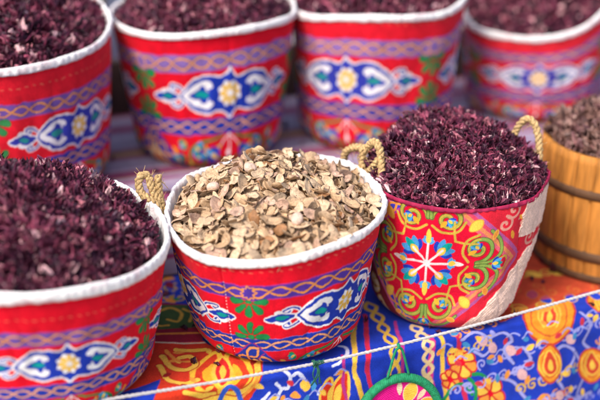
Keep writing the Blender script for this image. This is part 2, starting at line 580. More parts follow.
def paint_square_print(X, Y):
    """the star-in-a-square print of the right hand basket; centre at 0,0; +-100 units wide"""
    cv = Canvas(X, Y, RED*.95+np.array((0, .0, .012)), .5)
    X, Y = cv.X, cv.Y
    m = np.abs(X)+np.abs(Y)*1.06
    # frame bands of the square
    cv.where(m > 61, np.array((.40, .03, .22)))
    cv.where(m > 64, BLUE*.8+PURP*.4)
    cv.where(m > 74, np.array((.62, .10, .30)))
    cv.where((m > 78) & (X < 0), MAROON)
    for lo, c in ((61, (.62, .10, .14)), (65, (.66, .22, .08)), (69, (.58, .05, .10)), (73, (.40, .08, .26)), (77, (.63, .015, .035))):
        cv.where((m > lo) & (X > 4), np.array(c))
    for k, (a, b) in enumerate(((86, 10), (100, -6), (72, 28), (60, 40), (112, 14), (90, 34), (54, 30))):
        cv.line(spiral(a, b, 6.5, 1.2, k*1.3, 1 if k % 2 else -1), 2.0, np.array((.66, .28, .22)))
        cv.fill(petal(a+6, b-6, k*1.9, 8, 3.5), YEL*np.array((1, .7, .6)))
    for sx, sy in ((-1, -1), (-1, 1)):
        guilloche(cv, (sx*69, 0), (0, sy*69/1.06), 4, 8, 3.0, 1.8, ORG)
    # ivory scrolls beyond the frame
    for sx in (-1,):
        for k, (a, b) in enumerate(((60, -36), (76, -22), (48, -54), (66, -58), (84, -44), (88, -6), (80, 24), (62, 40), (90, 44))):
            cv.line(spiral(sx*a, b, 8.5, 1.2, k*1.3, 1 if k % 2 else -1), 2.8, CREAM, out=YEL*.8, ow=.9)
            cv.fill(petal(sx*a, b, k*1.9, 10, 4.5), CREAM, YEL*.8, .9)
    ol = np.array((.36, .34, .05))
    # pairs of scrolls on the four sides
    gold = np.array((.52, .36, .05))
    for k in range(4):
        a = k*PI/2+PI/2
        c, s = math.cos(a), math.sin(a)
        R = lambda p: np.stack([np.asarray(p)[:, 0]*c-np.asarray(p)[:, 1]*s, np.asarray(p)[:, 0]*s+np.asarray(p)[:, 1]*c], 1)
        main = ol if k % 2 == 0 else GREEN*.6+ol*.6
        for sg in (1, -1):
            cv.line(R(cr([(30, sg*2), (25, sg*10), (27, sg*20), (35, sg*25)], n=8)), 1.8, gold)
            sp = spiral(36, sg*13, 11.5, 1.55, -sg*PI/2, sg)
            cv.line(R(sp), 2.6, main, out=GREEN*.3, ow=.5)
            cv.line(R(spiral(36, sg*13, 8.6, 1.0, sg*PI/2, sg, 30, .3)), 1.2, gold)
            cv.line(R(cr([(36, sg*1), (46, sg*2), (53, sg*8), (52, sg*18), (44, sg*27)], n=8)), 2.2, GREEN*.5+ol*.6, out=GREEN*.3, ow=.4)
            cv.line(R(cr([(48, sg*1), (57, sg*5), (60, sg*1)], n=8)), 1.5, gold)
            q = R([(36, sg*13)])[0]
            lotus(cv, q[0], q[1], a+sg*2.3, 7, (SKY, TEAL, BLUE, YEL))
            q = R([(29, sg*8)])[0]
            cv.fill(petal(q[0], q[1], a+sg*.6, 7, 3.6), YEL*np.array((1, .8, .5)))
            q = R([(46, sg*20)])[0]
            cv.fill(petal(q[0], q[1], a+sg*1.2, 7, 3.4), ORG, YEL, .5)
        q = R([(48, 0)])[0]
        lotus(cv, q[0], q[1], a, 8, (SKY, TEAL, BLUE, YEL))
    # yellow drops in the corners and lotuses on the diagonals
    for k in range(4):
        a = k*PI/2+PI/4
        lotus(cv, 11*math.cos(a), 11*math.sin(a), a, 13, (SKY*.8, TEAL, BLUE, np.array((.05, .36, .10))))
        cv.fill(petal(10*math.cos(a), 10*math.sin(a), a, 7, 4.6), YEL, ORG, .5)
        cv.fill(petal(40*math.cos(a), 40*math.sin(a), a, 11, 7), YEL, ORG, .7)
        for da in (-.32, .32):
            cv.line(cr([(27*math.cos(a), 27*math.sin(a)), (32*math.cos(a+da*.6), 32*math.sin(a+da*.6)), (39*math.cos(a+da), 39*math.sin(a+da))], n=8), 1.6, gold)
    for k in range(4):
        a = k*PI/2
        o = (15*math.cos(a), 15*math.sin(a))
        lotus(cv, *o, a, 7, (SKY, TEAL, SKY, YEL))
        cv.fill(petal(*o, a, 12, 4), np.array((.78, .66, .60)) if k % 2 == 0 else YEL)
        cv.fill(petal(*o, a, 6, 4.2), YEL)
    for k in range(8):
        a = k*PI/4
        cv.line([(0, 0), (15*math.cos(a), 15*math.sin(a))], 1.7, np.array((.78, .56, .56)))
    cv.fill(ell(0, 0, 2.6, 2.6), np.array((.8, .62, .62)))
    # cream canvas patches at the right
    X2 = X+3*vnoise(X*.15, Y*.15, 0, 3)
    d = (X2-30)-(Y+60)*.87
    e = ((d > 0) & (Y < 2) & (d < 40)) | ((X2 > 70) & (Y > 14+(X2-70)*-.10) & (X2 < 128))
    cv.where(e, np.array((.78, .55, .45))*(1+.08*vnoise(X*.4, Y*.4, 0, 5))[:, None][e])
    return cv.C, e


# ------------------------------------------------------------------ setting
g = np_mesh('ground', np.array([(-60, -60, -.75), (60, -60, -.75), (60, 60, -.75), (-60, 60, -.75)]), np.array([[0, 1, 2, 3]]))
tag(link('ground', g, M_ground), kind='structure')

ROW = rad(20)
D = np.array([math.cos(ROW), math.sin(ROW), 0]); N2 = np.array([-math.sin(ROW), math.cos(ROW), 0])
E0 = np.array([-.03, 1.283, 0])          # a point of the table's front edge
TIER_T, TIER_Z = .335, .10               # the raised shelf starts this far behind the front edge


def W(s, t, z):
    s, t, z = np.broadcast_arrays(np.asarray(s, float), np.asarray(t, float), np.asarray(z, float))
    return E0+s[..., None]*D+t[..., None]*N2+z[..., None]*np.array([0, 0, 1.0])


def row_box(s0, s1, t0, t1, z0, z1):
    V = np.array([W(s, t, z) for z in (z0, z1) for (s, t) in ((s0, t0), (s1, t0), (s1, t1), (s0, t1))])
    F = np.array([[3, 2, 1, 0], [4, 5, 6, 7], [0, 1, 5, 4], [1, 2, 6, 5], [2, 3, 7, 6], [3, 0, 4, 7]])
    return V, F


tb = empty('stall_table', W(0, .5, -.75), 'wooden stall table with a raised back shelf hidden under the draped cloths', 'table')
link('table_top', np_mesh('table_top', *row_box(-1.1, 1.5, .006, 1.3, -.035, -.006), smooth=False), M_wood, tb)
link('shelf', np_mesh('shelf', *row_box(-1.1, 1.5, TIER_T+.006, 1.3, -.004, TIER_Z-.006), smooth=False), M_wood, tb)
link('gap_shade_board', np_mesh('gap_shade_board', *row_box(-1.1, 1.5, .86, .88, TIER_Z+.001, .21), smooth=False), M_gap_shade, tb)  # added dark board, stands in for the shadow between the back baskets
for s in (-1.04, 1.40):
    for t in (.06, 1.24):
        link('leg', np_mesh('leg', *row_box(s, s+.06, t, t+.06, -.75, -.037), smooth=False), M_wood, tb)


# blue printed cloth: flat on the table, then hanging over its front edge
def cl(px, py):
    """pixel -> (s, q) on the cloth; q > 0 on the table top, q < 0 hanging down"""
    p = at_z(px, py, 0)
    t = np.dot(p-E0, N2)
    if t >= 0:
        return np.dot(p-E0, D)*100, t*100
    d = ray(px, py)
    k = np.dot(E0-O, N2)/np.dot(d, N2)
    p = O+d*k
    return np.dot(p-E0, D)*100, p[2]*100


def clp(pts, n=8, closed=False):
    return cr([cl(*p) for p in pts], closed, n)


sg = np.unique(np.round(np.concatenate([np.linspace(-1.12, -.52, 120), np.arange(-.52, .68, .0013), np.linspace(.68, 1.52, 160)]), 5))
qg = np.unique(np.round(np.concatenate([np.linspace(-.70, -.15, 110), np.arange(-.15, .26, .0013), np.linspace(.26, TIER_T-.001, 14)]), 5))
SG, QG = np.meshgrid(sg, qg)


def paint_cloth():
    wx, wy = SG*100, QG*100
    wx, wy = wx+.16*vnoise(wx/2, wy/2, 0, 41)+.06*vnoise(wx*2, wy*2, 0, 42), wy+.16*vnoise(wx/2, wy/2, 0, 43)+.06*vnoise(wx*2, wy*2, 0, 44)
    cv = Canvas(wx, wy, BLUE*1.05, .13)
    X, Y = cv.X, cv.Y
    # general repeat all over: pale scrolls and orange lotus bulbs on blue, in panels
    far = (Y < -13) | (X > 56) | (X < -32)
    LAV = np.array((.30, .30, .62))
    for i in range(-9, 14):
        for j in range(-6, 3):
            cx, cy = i*13+6*(j % 2), j*11-6
            if -30 < cx < 58 and cy > -14: continue
            for sgn in (1, -1):
                cv.line(spiral(cx+sgn*3.2, cy+2, 2.4, 1.2, PI/2, sgn), .5, LAV)
            cv.fill(petal(cx, cy-4, PI/2, 6, 3.6), ORG, YEL, .35)
            cv.fill(petal(cx, cy-3.4, PI/2, 3, 1.4), RED)
    # --- left: red panel with yellow flame lotus
    red2 = np.array((.58, .035, .012))
    cv.fill([cl(*p) for p in ((100, 346), (205, 341), (262, 352), (263, 372), (252, 398), (230, 420), (140, 430), (160, 380), (100, 400))], red2)
    cv.fill([cl(*p) for p in ((120, 300), (196, 306), (205, 341), (100, 346))], MAROON*1.3)
    cv.fill([cl(*p) for p in ((150, 306), (196, 306), (200, 327), (160, 330), (140, 330))], np.array((.05, .11, .03)))
    for P in (((158, 312), (170, 309), (181, 314), (178, 322), (168, 320)), ((183, 310), (192, 314), (190, 322)), ((150, 318), (158, 326), (168, 326))):
        cv.line(clp(P), .5, YEL*.8)
    cv.line(clp(((140, 342), (170, 343.5), (205, 343))), .45, CREAM)
    cv.line(clp(((140, 334), (170, 334), (200, 333))), .5, ORG)
    cv.fill(clp(((196, 306), (210, 330), (214, 344), (204, 341)), closed=True), BLUE*.5)
    fl = [((221, 395), (202, 388), (196, 374), (206, 362), (215, 355), (218, 365), (210, 374), (214, 385)),
          ((221, 395), (240, 390), (250, 376), (243, 362), (231, 354), (229, 364), (236, 374), (232, 386))]
    for P in fl:
        cv.fill(clp(P, closed=True), np.array((.60, .04, .012)), YEL*np.array((1, .95, .6)), .75)
        c = np.mean(P, 0)
        cv.fill(clp([tuple((np.array(p)-c)*.5+c) for p in P], closed=True), YEL*np.array((1, .8, .4)))
    cv.fill(clp(((222, 386), (215, 374), (222, 358), (230, 374)), closed=True), np.array((.62, .02, .02)), YEL, .45)
    cv.fill(clp(((222, 380), (219, 373), (222, 365), (226, 373)), closed=True), YEL)
    for P in (((163, 356), (172, 368), (186, 371), (196, 365), (190, 357), (180, 358)), ((160, 366), (168, 380), (184, 384), (198, 380)),
              ((186, 392), (200, 396), (214, 395)), ((228, 394), (246, 390), (258, 376), (256, 360), (248, 352)), ((176, 350), (190, 351), (204, 350)),
              ((205, 402), (222, 398), (240, 401))):
        cv.line(clp(P), .85, YEL, out=np.array((.45, .02, .01)), ow=.2)
    for k, (px, py) in enumerate(((168, 362), (180, 364), (172, 374), (190, 378), (204, 392), (190, 388), (244, 396), (254, 384), (252, 366), (184, 353), (208, 349), (236, 351))):
        q0, q1 = cl(px, py)
        cv.fill(petal(q0, q1, k*1.7, 1.5, .8), (ORG, YEL, np.array((.30, .01, .01)))[k % 3])
    for k, (px, py) in enumerate(((160, 280), (172, 288), (180, 298), (166, 298), (186, 288), (152, 294))):
        q0, q1 = cl(px, py)
        cv.line(spiral(q0, q1, 1.5, 1.2, k, 1, 18), .4, YEL*.7)
        cv.fill(petal(q0, q1, k*1.7, 2.4, 1.3), (ORG, MAROON, GREEN)[k % 3])
    for P in (((166, 351), (178, 361), (190, 362)), ((240, 400), (252, 388), (260, 372))):
        cv.line(clp(P), .5, ORG)
    cv.line(clp(((221, 401), (226, 390), (232, 386), (238, 391), (241, 401))), .75, np.array((.03, .10, .50)))
    # --- middle: blue with white scrolls and a lotus
    for P in (((276, 400), (281, 388), (288, 386), (290, 376), (284, 370)), ((290, 376), (298, 372), (303, 378)), ((281, 388), (276, 383)),
              ((333, 366), (341, 362), (347, 355), (346, 348), (340, 346)), ((318, 392), (322, 386), (330, 384)), ((268, 392), (262, 400))):
        cv.line(clp(P), .5, np.array((.62, .64, .78)))
    for c, P in ((YEL, ((299, 384), (304, 378), (309, 385), (304, 391))), (SKY, ((310, 381), (316, 385), (311, 391))), (ORG, ((290, 394), (295, 389), (299, 396)))):
        cv.fill(clp(P, closed=True), c)
    for P in (((320, 402), (322, 389), (330, 379), (332, 390), (330, 402)), ((332, 402), (336, 384), (346, 374), (346, 390), (342, 402))):
        cv.fill(clp(P, closed=True), np.array((.62, .03, .012)), YEL, .4)
        cv.fill(clp([(x*.55+.45*334, y*.55+.45*396) for x, y in P], closed=True), YEL)
    # --- stripes
    for x0, y0, x1, y1, c, wd in ((354, 316, 361, 402, YEL, .75), (365, 316, 375, 402, np.array((.55, .02, .06)), .7), (343, 356, 345, 402, MAG, .45),
                                  (429, 336, 433, 402, np.array((.55, .03, .20)), .9), (440, 336, 446, 402, YEL*.9, .7), (455, 333, 463, 402, np.array((.5, .02, .07)), .7)):
        cv.line(clp(((x0, y0), ((x0+x1)/2-1.5, (y0+y1)/2), (x1, y1))), wd, c)
    for (a, b) in (((368, 303), (389, 402)), ((413, 326), (425, 402))):
        A, B = np.array(cl(*a)), np.array(cl(*b))
        guilloche(cv, A, B, 1, 7, .75, .55, YEL*.9 if a[0] < 400 else CREAM*np.array((1, .9, .7)))
    cv.line(clp(((395, 322), (402, 360), (408, 402))), .5, MAG)
    # --- right: flowers, lavender scrolls, orange bulbs
    for fx, fy, r in ((461, 362, 11), (487, 390, 12), (449, 378, 7)):
        for k in range(6):
            a = k*PI/3+.3
            q = [(fx+r*(.25*math.cos(a)), fy+r*.25*math.sin(a)), (fx+r*math.cos(a-.4), fy+r*math.sin(a-.4)), (fx+r*1.2*math.cos(a), fy+r*1.2*math.sin(a)), (fx+r*math.cos(a+.4), fy+r*math.sin(a+.4))]
            cv.fill(clp(q, closed=True), YEL if k % 2 else ORG, np.array((.5, .02, .02)), .3)
        cv.fill(clp([(fx+3*math.cos(t), fy+3*math.sin(t)) for t in np.linspace(0, 5.2, 6)], closed=True), RED)
    for P in (((440, 402), (450, 386), (462, 382), (468, 390)), ((466, 376), (472, 384), (470, 398)), ((470, 372), (480, 372), (486, 378))):
        cv.line(clp(P), .55, GREEN)
    for P in (((462, 340), (474, 332), (486, 336), (490, 346), (482, 354), (474, 350)), ((490, 338), (504, 332), (512, 340), (504, 350), (512, 362)),
              ((512, 352), (522, 346), (528, 356), (520, 366), (506, 372)), ((500, 376), (512, 380), (520, 392), (530, 402)),
              ((548, 352), (562, 344), (574, 352), (566, 366), (552, 372), (560, 386)), ((580, 312), (590, 326), (584, 342), (596, 352)),
              ((575, 352), (584, 372), (576, 392)), ((600, 306), (606, 330), (600, 350)), ((560, 388), (574, 398), (590, 394))):
        cv.line(clp(P), .5, LAV, out=BLUE*.6, ow=.12)
    for k in range(46):
        px, py = 452+(k*37 % 160), 318+(k*23 % 88)
        c0, c1 = cl(px, py)
        if py < 352-.26*(px-340): continue
        cv.line(spiral(c0, c1, .95, 1.2, k*1.1, 1 if k % 2 else -1, 18), .28, (LAV, YEL*.8, LAV, ORG)[k % 4])
        cv.fill(petal(c0+.8, c1+.5, k*1.7, 1.5, .8), (ORG, LAV, np.array((.5, .03, .05)), YEL, SKY*.7)[k % 5])
    for x, y in ((492, 347), (511, 350), (570, 338), (520, 372), (556, 392), (482, 340), (600, 374)):
        cv.fill(clp([(x+5*math.cos(t), y+5*math.sin(t)) for t in np.linspace(0, 5.2, 6)], closed=True), np.array((.62, .36, .36)))
    for P in (((548, 342), (529, 330), (524, 312), (536, 298), (552, 294), (568, 300), (574, 316), (566, 332)), ((545, 378), (536, 366), (538, 352), (548, 344), (556, 356), (554, 370)),
              ((592, 382), (580, 372), (582, 356), (594, 350), (606, 358), (604, 374)), ((588, 300), (600, 288), (622, 290), (620, 306), (600, 310))):
        cv.fill(clp(P, closed=True), ORG*np.array((1, .95, .5)), np.array((.5, .05, .02)), .35)
        c = np.mean(P, 0)
        sh = lambda k, up=0: clp([tuple((np.array(p)-c)*k+c+np.array((0, up))) for p in P], closed=True)
        cv.line(sh(.74), .22, np.array((.52, .07, .02)))
        drop = [(c[0], c[1]-12), (c[0]+6, c[1]-1), (c[0]+5, c[1]+6), (c[0], c[1]+9), (c[0]-5, c[1]+6), (c[0]-6, c[1]-1)]
        cv.fill(clp(drop, closed=True), np.array((.56, .05, .02)), YEL, .3)
        cv.fill(clp([((x-c[0])*.45+c[0], (y-c[1])*.5+c[1]+1) for x, y in drop], closed=True), YEL)
        for sx in (1, -1):
            cv.line(clp([(c[0]+sx*6, c[1]+11), (c[0]+sx*11, c[1]+3), (c[0]+sx*10, c[1]-6), (c[0]+sx*6, c[1]-10)]), .3, YEL)
    for k in range(26):
        px, py = 268+k*13.3, 398-k*3.1+9*math.sin(k*2.3)
        if 345 < px < 440: continue
        c = (YEL, ORG, np.array((.55, .03, .05)), SKY*.7)[k % 4]
        q0, q1 = cl(px, py)
        cv.fill(petal(q0, q1, k*1.3, 1.3, .75), c)
        cv.line(clp([(px, py), (px+6, py-5), (px+11, py-3)]), .25, np.array((.30, .32, .66)))
    cv.fill([cl(*p) for p in ((440, 285), (500, 322), (590, 292), (660, 271), (640, 235), (500, 255))], np.array((.50, .06, .02)))
    for k in range(22):
        px, py = 488+(k*29 % 150), 262+(k*17 % 52)
        if py > 322-.30*(px-500): continue
        q0, q1 = cl(px, py)
        cv.fill(petal(q0, q1, k*2.1, 2.6, 1.7), (ORG, YEL, BLUE*1.2)[k % 3], YEL*.8, .2)
        cv.line(spiral(q0+1.5, q1+.8, 1.3, 1.2, k, 1, 18), .32, YEL*.8)
    cv.fill([cl(*p) for p in ((515, 284), (640, 262), (640, 284), (520, 304))], np.array((.50, .06, .02)), alpha=.8)
    return cv.C


CC = paint_cloth()
re = .014
tt = np.where(QG >= 0, QG, 0.0)
zz = np.where(QG >= 0, 0.0, QG)
fr = np.clip(-QG/.30, 0, 1)
fold = fr*(.016*np.sin(SG*19+.6)+.010*np.sin(SG*43+2)+.008*np.sin(SG*8))+.0030*vnoise(SG*24+QG*18, QG*9, 0, 4)*np.clip(-QG*40, 0, 1)+.0012*vnoise(SG*70, QG*40, 0, 14)*np.clip(-QG*40, 0, 1)
tt = tt-np.abs(fr)*.02-fold*np.where(QG < 0, 1, 0)
# soft front edge
k = np.clip(1-np.abs(QG)/re, 0, 1)
zz = zz-k*k*re*.28
tt = tt+k*k*re*.28
zz = zz+np.where(QG > .01, .0018*np.abs(vnoise(SG*22, QG*22, 0, 9)), 0)*(QG < .25)
V = W(SG, tt, zz).reshape(-1, 3)
cm = np_mesh('printed_cloth', V, grid_faces(len(qg), len(sg)), CC)
co = link('printed_cloth', cm, M_print)
tag(co, 'bright blue printed cotton cloth with red and yellow motifs hanging over the table front', 'tablecloth')

# striped cloth on the raised shelf
sg2 = np.linspace(-1.1, 1.5, 240)
q2 = np.unique(np.round(np.concatenate([np.arange(-TIER_Z+.004, .25, .0018), np.linspace(.25, .95, 40)]), 5))
S2, Q2 = np.meshgrid(sg2, q2)
LV, PPL, GLD, PAL = np.array((.24, .19, .30)), np.array((.20, .016, .085)), np.array((.40, .25, .08)), np.array((.32, .26, .36))
seq = [(.000, LV), (.022, PAL), (.048, PPL*1.2), (.058, LV), (.071, GLD), (.0745, PPL), (.106, PAL)]
qq = (Q2.ravel()+.118+.0012*np.sin(S2.ravel()*23)) % .116
c2 = np.empty((qq.size, 3))
for a, c in seq:
    c2[qq >= a] = c
c2 *= (1-.06*(np.sin(S2.ravel()*300)*.5+.5))[:, None]
t2 = TIER_T+np.where(Q2 >= 0, Q2, -.004)
z2 = TIER_Z+np.where(Q2 >= 0, 0, Q2)
k = np.clip(1-np.abs(Q2)/.012, 0, 1)
z2 = z2-k*k*.0035
t2 = t2+k*k*.0035-np.where(Q2 < 0, .003*np.sin(S2*31)*np.clip(-Q2*20, 0, 1)+.003*np.clip(-Q2*20, 0, 1), 0)
z2 = z2+np.where(Q2 > .01, .0015*np.abs(vnoise(S2*16, Q2*16, 0, 8)), 0)
so = link('striped_cloth', np_mesh('striped_cloth', W(S2, t2, z2).reshape(-1, 3), grid_faces(len(q2), len(sg2)), c2), M_stripe)
tag(so, 'striped lavender and plum cotton cloth on the shelf under the back baskets', 'cloth')


# ------------------------------------------------------------------ baskets
class Basket:
    pass


def rim_fit(c, R, keys, extra, order=3):
    """height of the rim round the basket from points seen on it"""
    th, z = [], []
    for k in keys:
        d = ray(k[0], k[1])
        far = len(k) > 2
        o = O[:2]-c
        a = d[0]**2+d[1]**2; b = 2*np.dot(o, d[:2]); q = np.dot(o, o)-R*R
        disc = b*b-4*a*q
        sq = math.sqrt(max(disc, 0))
        t = (-b+sq if far else -b-sq)/(2*a)
        p = O+d*t
        th.append(math.atan2(p[1]-c[1], p[0]-c[0])); z.append(p[2])
    for a, zz in extra:
        th.append(rad(a)); z.append(zz)
    th, z = np.array(th), np.array(z)
    A = lambda t: np.stack([np.ones_like(t)]+[f(n*t) for n in range(1, order+1) for f in (np.cos, np.sin)], -1)
    reg = np.diag([0]+[1e-2*n**3 for n in range(1, order+1) for _ in (0, 1)])
    Mx = A(th)
    co = np.linalg.solve(Mx.T@Mx+reg, Mx.T@z)
    return lambda t: A(np.asarray(t, float))@co


def make_basket(label, c, z0, R, rb, rim, power, painter, ncol, nrow, seed, rim_h=.0058, white_rim=True, rim_mat=None, slouch=(0, 0), warp=.0042, group='printed fabric baskets'):
    """rim: function theta -> z"""
    b = Basket()
    b.c, b.R, b.rim, b.z0 = np.array(c), R, rim, z0
    root = empty('fabric_basket', (c[0], c[1], z0), label, 'basket', group)
    b.root = root
    # columns denser on the side towards the viewer
    nf = int(ncol*.8)
    th = np.concatenate([np.linspace(-PI*1.06, PI*.06, nf, endpoint=False), np.linspace(PI*.06, PI*.94, ncol-nf, endpoint=False)])
    t = np.linspace(0, 1, nrow)
    TH, TT = np.meshgrid(th, t)
    H = rim(TH)-z0
    P = seed*1.7
    cx, sy = np.cos(TH), np.sin(TH)
    wob = warp*np.sin(TT*PI)**.7*(vnoise(cx*2.2+P, sy*2.2, TT*1.6, seed)+.6*vnoise(cx*5+P, sy*5, TT*2.4, seed+1)) \
        + .0022*np.sin(TT*PI)*(1-np.abs(vnoise(cx*4+TT*1.3, sy*4+P, TT*1.2, seed+3)))**6*-1.6 \
        + .0012*vnoise(cx*14, sy*14, TT*9+P, seed+2)*np.sin(TT*PI)
    rimw = .004*vnoise(cx*2.5+P, sy*2.5, 1.0, seed+5)
    RR = rb+(R-rb)*TT**power+wob+rimw*TT
    corner = np.clip(1-TT/.13, 0, 1)
    RR = RR-corner**2*.014
    b.rw = lambda a: R+.004*vnoise(np.cos(a)*2.5+P, np.sin(a)*2.5, 1.0, seed+5)
    Z = z0+TT*H
    col, extra = painter(TH, TT)
    if extra is not None: RR = RR+extra
    sl = (1-TT)**1.6
    V = np.stack([c[0]+RR*cx+slouch[0]*sl, c[1]+RR*sy+slouch[1]*sl, Z], -1).reshape(-1, 3)
    F = grid_faces(nrow, ncol, True)
    n = len(V)
    # flat underside
    V = np.concatenate([V, [(c[0]+slouch[0]+.4*(V[i, 0]-c[0]-slouch[0]), c[1]+slouch[1]+.4*(V[i, 1]-c[1]-slouch[1]), z0+.0005) for i in range(ncol)]])
    j = np.arange(ncol)
    F = np.concatenate([F, np.stack([n+j, n+(j+1) % ncol, (j+1) % ncol, j], 1)])
    col = np.concatenate([col.reshape(-1, 3), np.tile(RED, (ncol, 1))])
    link('body', np_mesh('body', V, F, col), M_print, root)
    # rolled rim: outside lip, over the top, and down the inside as lining
    ta = np.linspace(0, 2*PI, 420, endpoint=False)
    pr = [(.0004, -1.12), (.0024, -1.15), (.0036, -.7), (.0042, .05), (.0036, .65), (.001, 1.0), (-.0028, .85), (-.0045, .1), (-.0055, -.8), (-.0085, -2.2), (-.011, -3.6)]
    if not white_rim:
        pr = [(.0006, -.55), (.0016, -.5), (.0024, -.1), (.0016, .35), (0, .5), (-.002, .3), (-.003, -.4), (-.005, -2), (-.010, -5.0)]
    rows = []
    bumpn = .0013*vnoise(np.cos(ta)*16, np.sin(ta)*16, P, seed+7)+.0009*vnoise(np.cos(ta)*45, np.sin(ta)*45, P, seed+8)
    bumpn = bumpn+.0008*np.sin(ta*95+2*np.sin(ta*7))*(.4+.6*np.abs(vnoise(np.cos(ta)*4, np.sin(ta)*4, P, seed+15)))
    hh = rim_h*(1+.16*vnoise(np.cos(ta)*6, np.sin(ta)*6, P, seed+9))
    for i, (dr, dz) in enumerate(pr):
        r = b.rw(ta)+dr*.78+bumpn*(1 if i < 8 else .3)+.0006*vnoise(np.cos(ta)*60, np.sin(ta)*60, i*.9, seed+11)
        z = rim(ta)+dz*hh+bumpn*.5+(.0011*vnoise(np.cos(ta)*30, np.sin(ta)*30, P, seed+13) if i < 3 else 0)
        rows.append(np.stack([c[0]+r*np.cos(ta), c[1]+r*np.sin(ta), z], -1))
    link('rim', np_mesh('rim', np.concatenate(rows), grid_faces(len(pr), len(ta), True)), rim_mat or M_white, root)
    return b


TILE = paint_red_tile(.25)
TILE_A = paint_red_tile(.0)
TILE_F = paint_red_tile(.55)


def red_print(tile, phase, v0=0.0, v1=1.0, skew=0.0, seam=None, reps=3, fade=0.0):
    """phase: angle of a medallion's centre; v0..v1: part of the print's height that the wall shows"""
    def f(TH, TT):
        x = (TH-rad(phase))/(2*PI/reps)*TW
        y = (v0+(v1-v0)*TT)*100+skew*np.sin(TH-rad(phase))
        x = x+.8*vnoise(x/6, y/6, phase, 31)+.35*vnoise(x/1.3, y/1.3, phase, 32)
        y = y+.8*vnoise(x/6, y/6, phase, 33)+.3*vnoise(x/1.3, y/1.3, phase, 34)
        c = sample_tile(tile, x, y)
        c = c*(1-fade)+fade*np.array((.46, .14, .16))
        ext = None
        if seam is not None:
            d = (TH-rad(seam)+PI) % (2*PI)-PI
            ext = -.0022*np.exp(-(d/.012)**2)
            st = (np.abs(d) < .006) & ((TT*34) % 1 < .45) & (TT > .1) & (TT < .8)
            c[st] = c[st]*.5+WHITE*.5
        return c, ext
    return f


def heap_fn(b, drop, mh, off=(0, 0), p=1.15, seed=0, rough=.008):
    """surface of the heaped contents at disc coordinates (unit disc)"""
    def f(X, Y):
        rho = np.sqrt(X*X+Y*Y)
        a = np.arctan2(Y, X)
        zr = b.rim(a)
        zc = np.mean(b.rim(np.linspace(0, 2*PI, 40)))
        base = zc*(1-rho**2)+zr*rho**2-drop
        d = np.sqrt((X-off[0])**2+(Y-off[1])**2)
        edge = np.clip(1-rho**2, 0, 1)
        m = mh*np.clip(1-d**p/1.25, 0, None)*np.minimum(1, edge*2.2)
        return base+m+rough*vnoise(X*5+seed, Y*5, 0, seed)*np.minimum(1, edge*3)
    return f


def heap_world(b, f, X, Y, ri):
    return np.stack([b.c[0]+X*ri, b.c[1]+Y*ri, f(X, Y)], -1)


def heap_sheet(b, f, ri, col, nr=26, na=90):
    r = np.linspace(0.02, 1, nr)
    a = np.linspace(0, 2*PI, na, endpoint=False)
    A, Rr = np.meshgrid(a, r)
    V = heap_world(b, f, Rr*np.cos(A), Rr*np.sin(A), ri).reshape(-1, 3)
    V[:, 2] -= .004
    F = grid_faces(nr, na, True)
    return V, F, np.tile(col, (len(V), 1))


def disc_samples(n, rg, rmax=1.0):
    r = np.sqrt(rg.uniform(0, rmax**2, n)); a = rg.uniform(0, 2*PI, n)
    return r*np.cos(a), r*np.sin(a)


def normals(f, X, Y, ri):
    e = .02
    gx = (f(X+e, Y)-f(X-e, Y))/(2*e*ri); gy = (f(X, Y+e)-f(X, Y-e))/(2*e*ri)
    n = np.stack([-gx, -gy, np.ones_like(gx)], -1)
    return n/np.linalg.norm(n, axis=1)[:, None]


def rand_rot(n, rg, tilt):
    """frames whose z axis leans off the normals n by up to about tilt"""
    k = len(n)
    z = n+rg.normal(0, 1, (k, 3))*tilt
    z /= np.linalg.norm(z, axis=1)[:, None]
    x = np.cross(rg.normal(0, 1, (k, 3)), z); x /= np.linalg.norm(x, axis=1)[:, None]
    y = np.cross(z, x)
    return np.stack([x, y, z], -1)


def scatter(protos, idx, R, P, sc, cols):
    """join transformed copies of prototype (V, F, shade) into one mesh"""
    parts = []
    for k, (pv, pf, ps) in enumerate(protos):
        m = np.nonzero(idx == k)[0]
        if not len(m): continue
        v = np.einsum('nij,vj->nvi', R[m], pv)*sc[m][:, None, None]+P[m][:, None]
        fc = pf[None]+(np.arange(len(m))*len(pv))[:, None, None]
        c = cols[m][:, None, :]*ps[None]
        parts.append((v.reshape(-1, 3), fc.reshape(-1, 4), c.reshape(-1, 3)))
    return cat_mesh(parts)


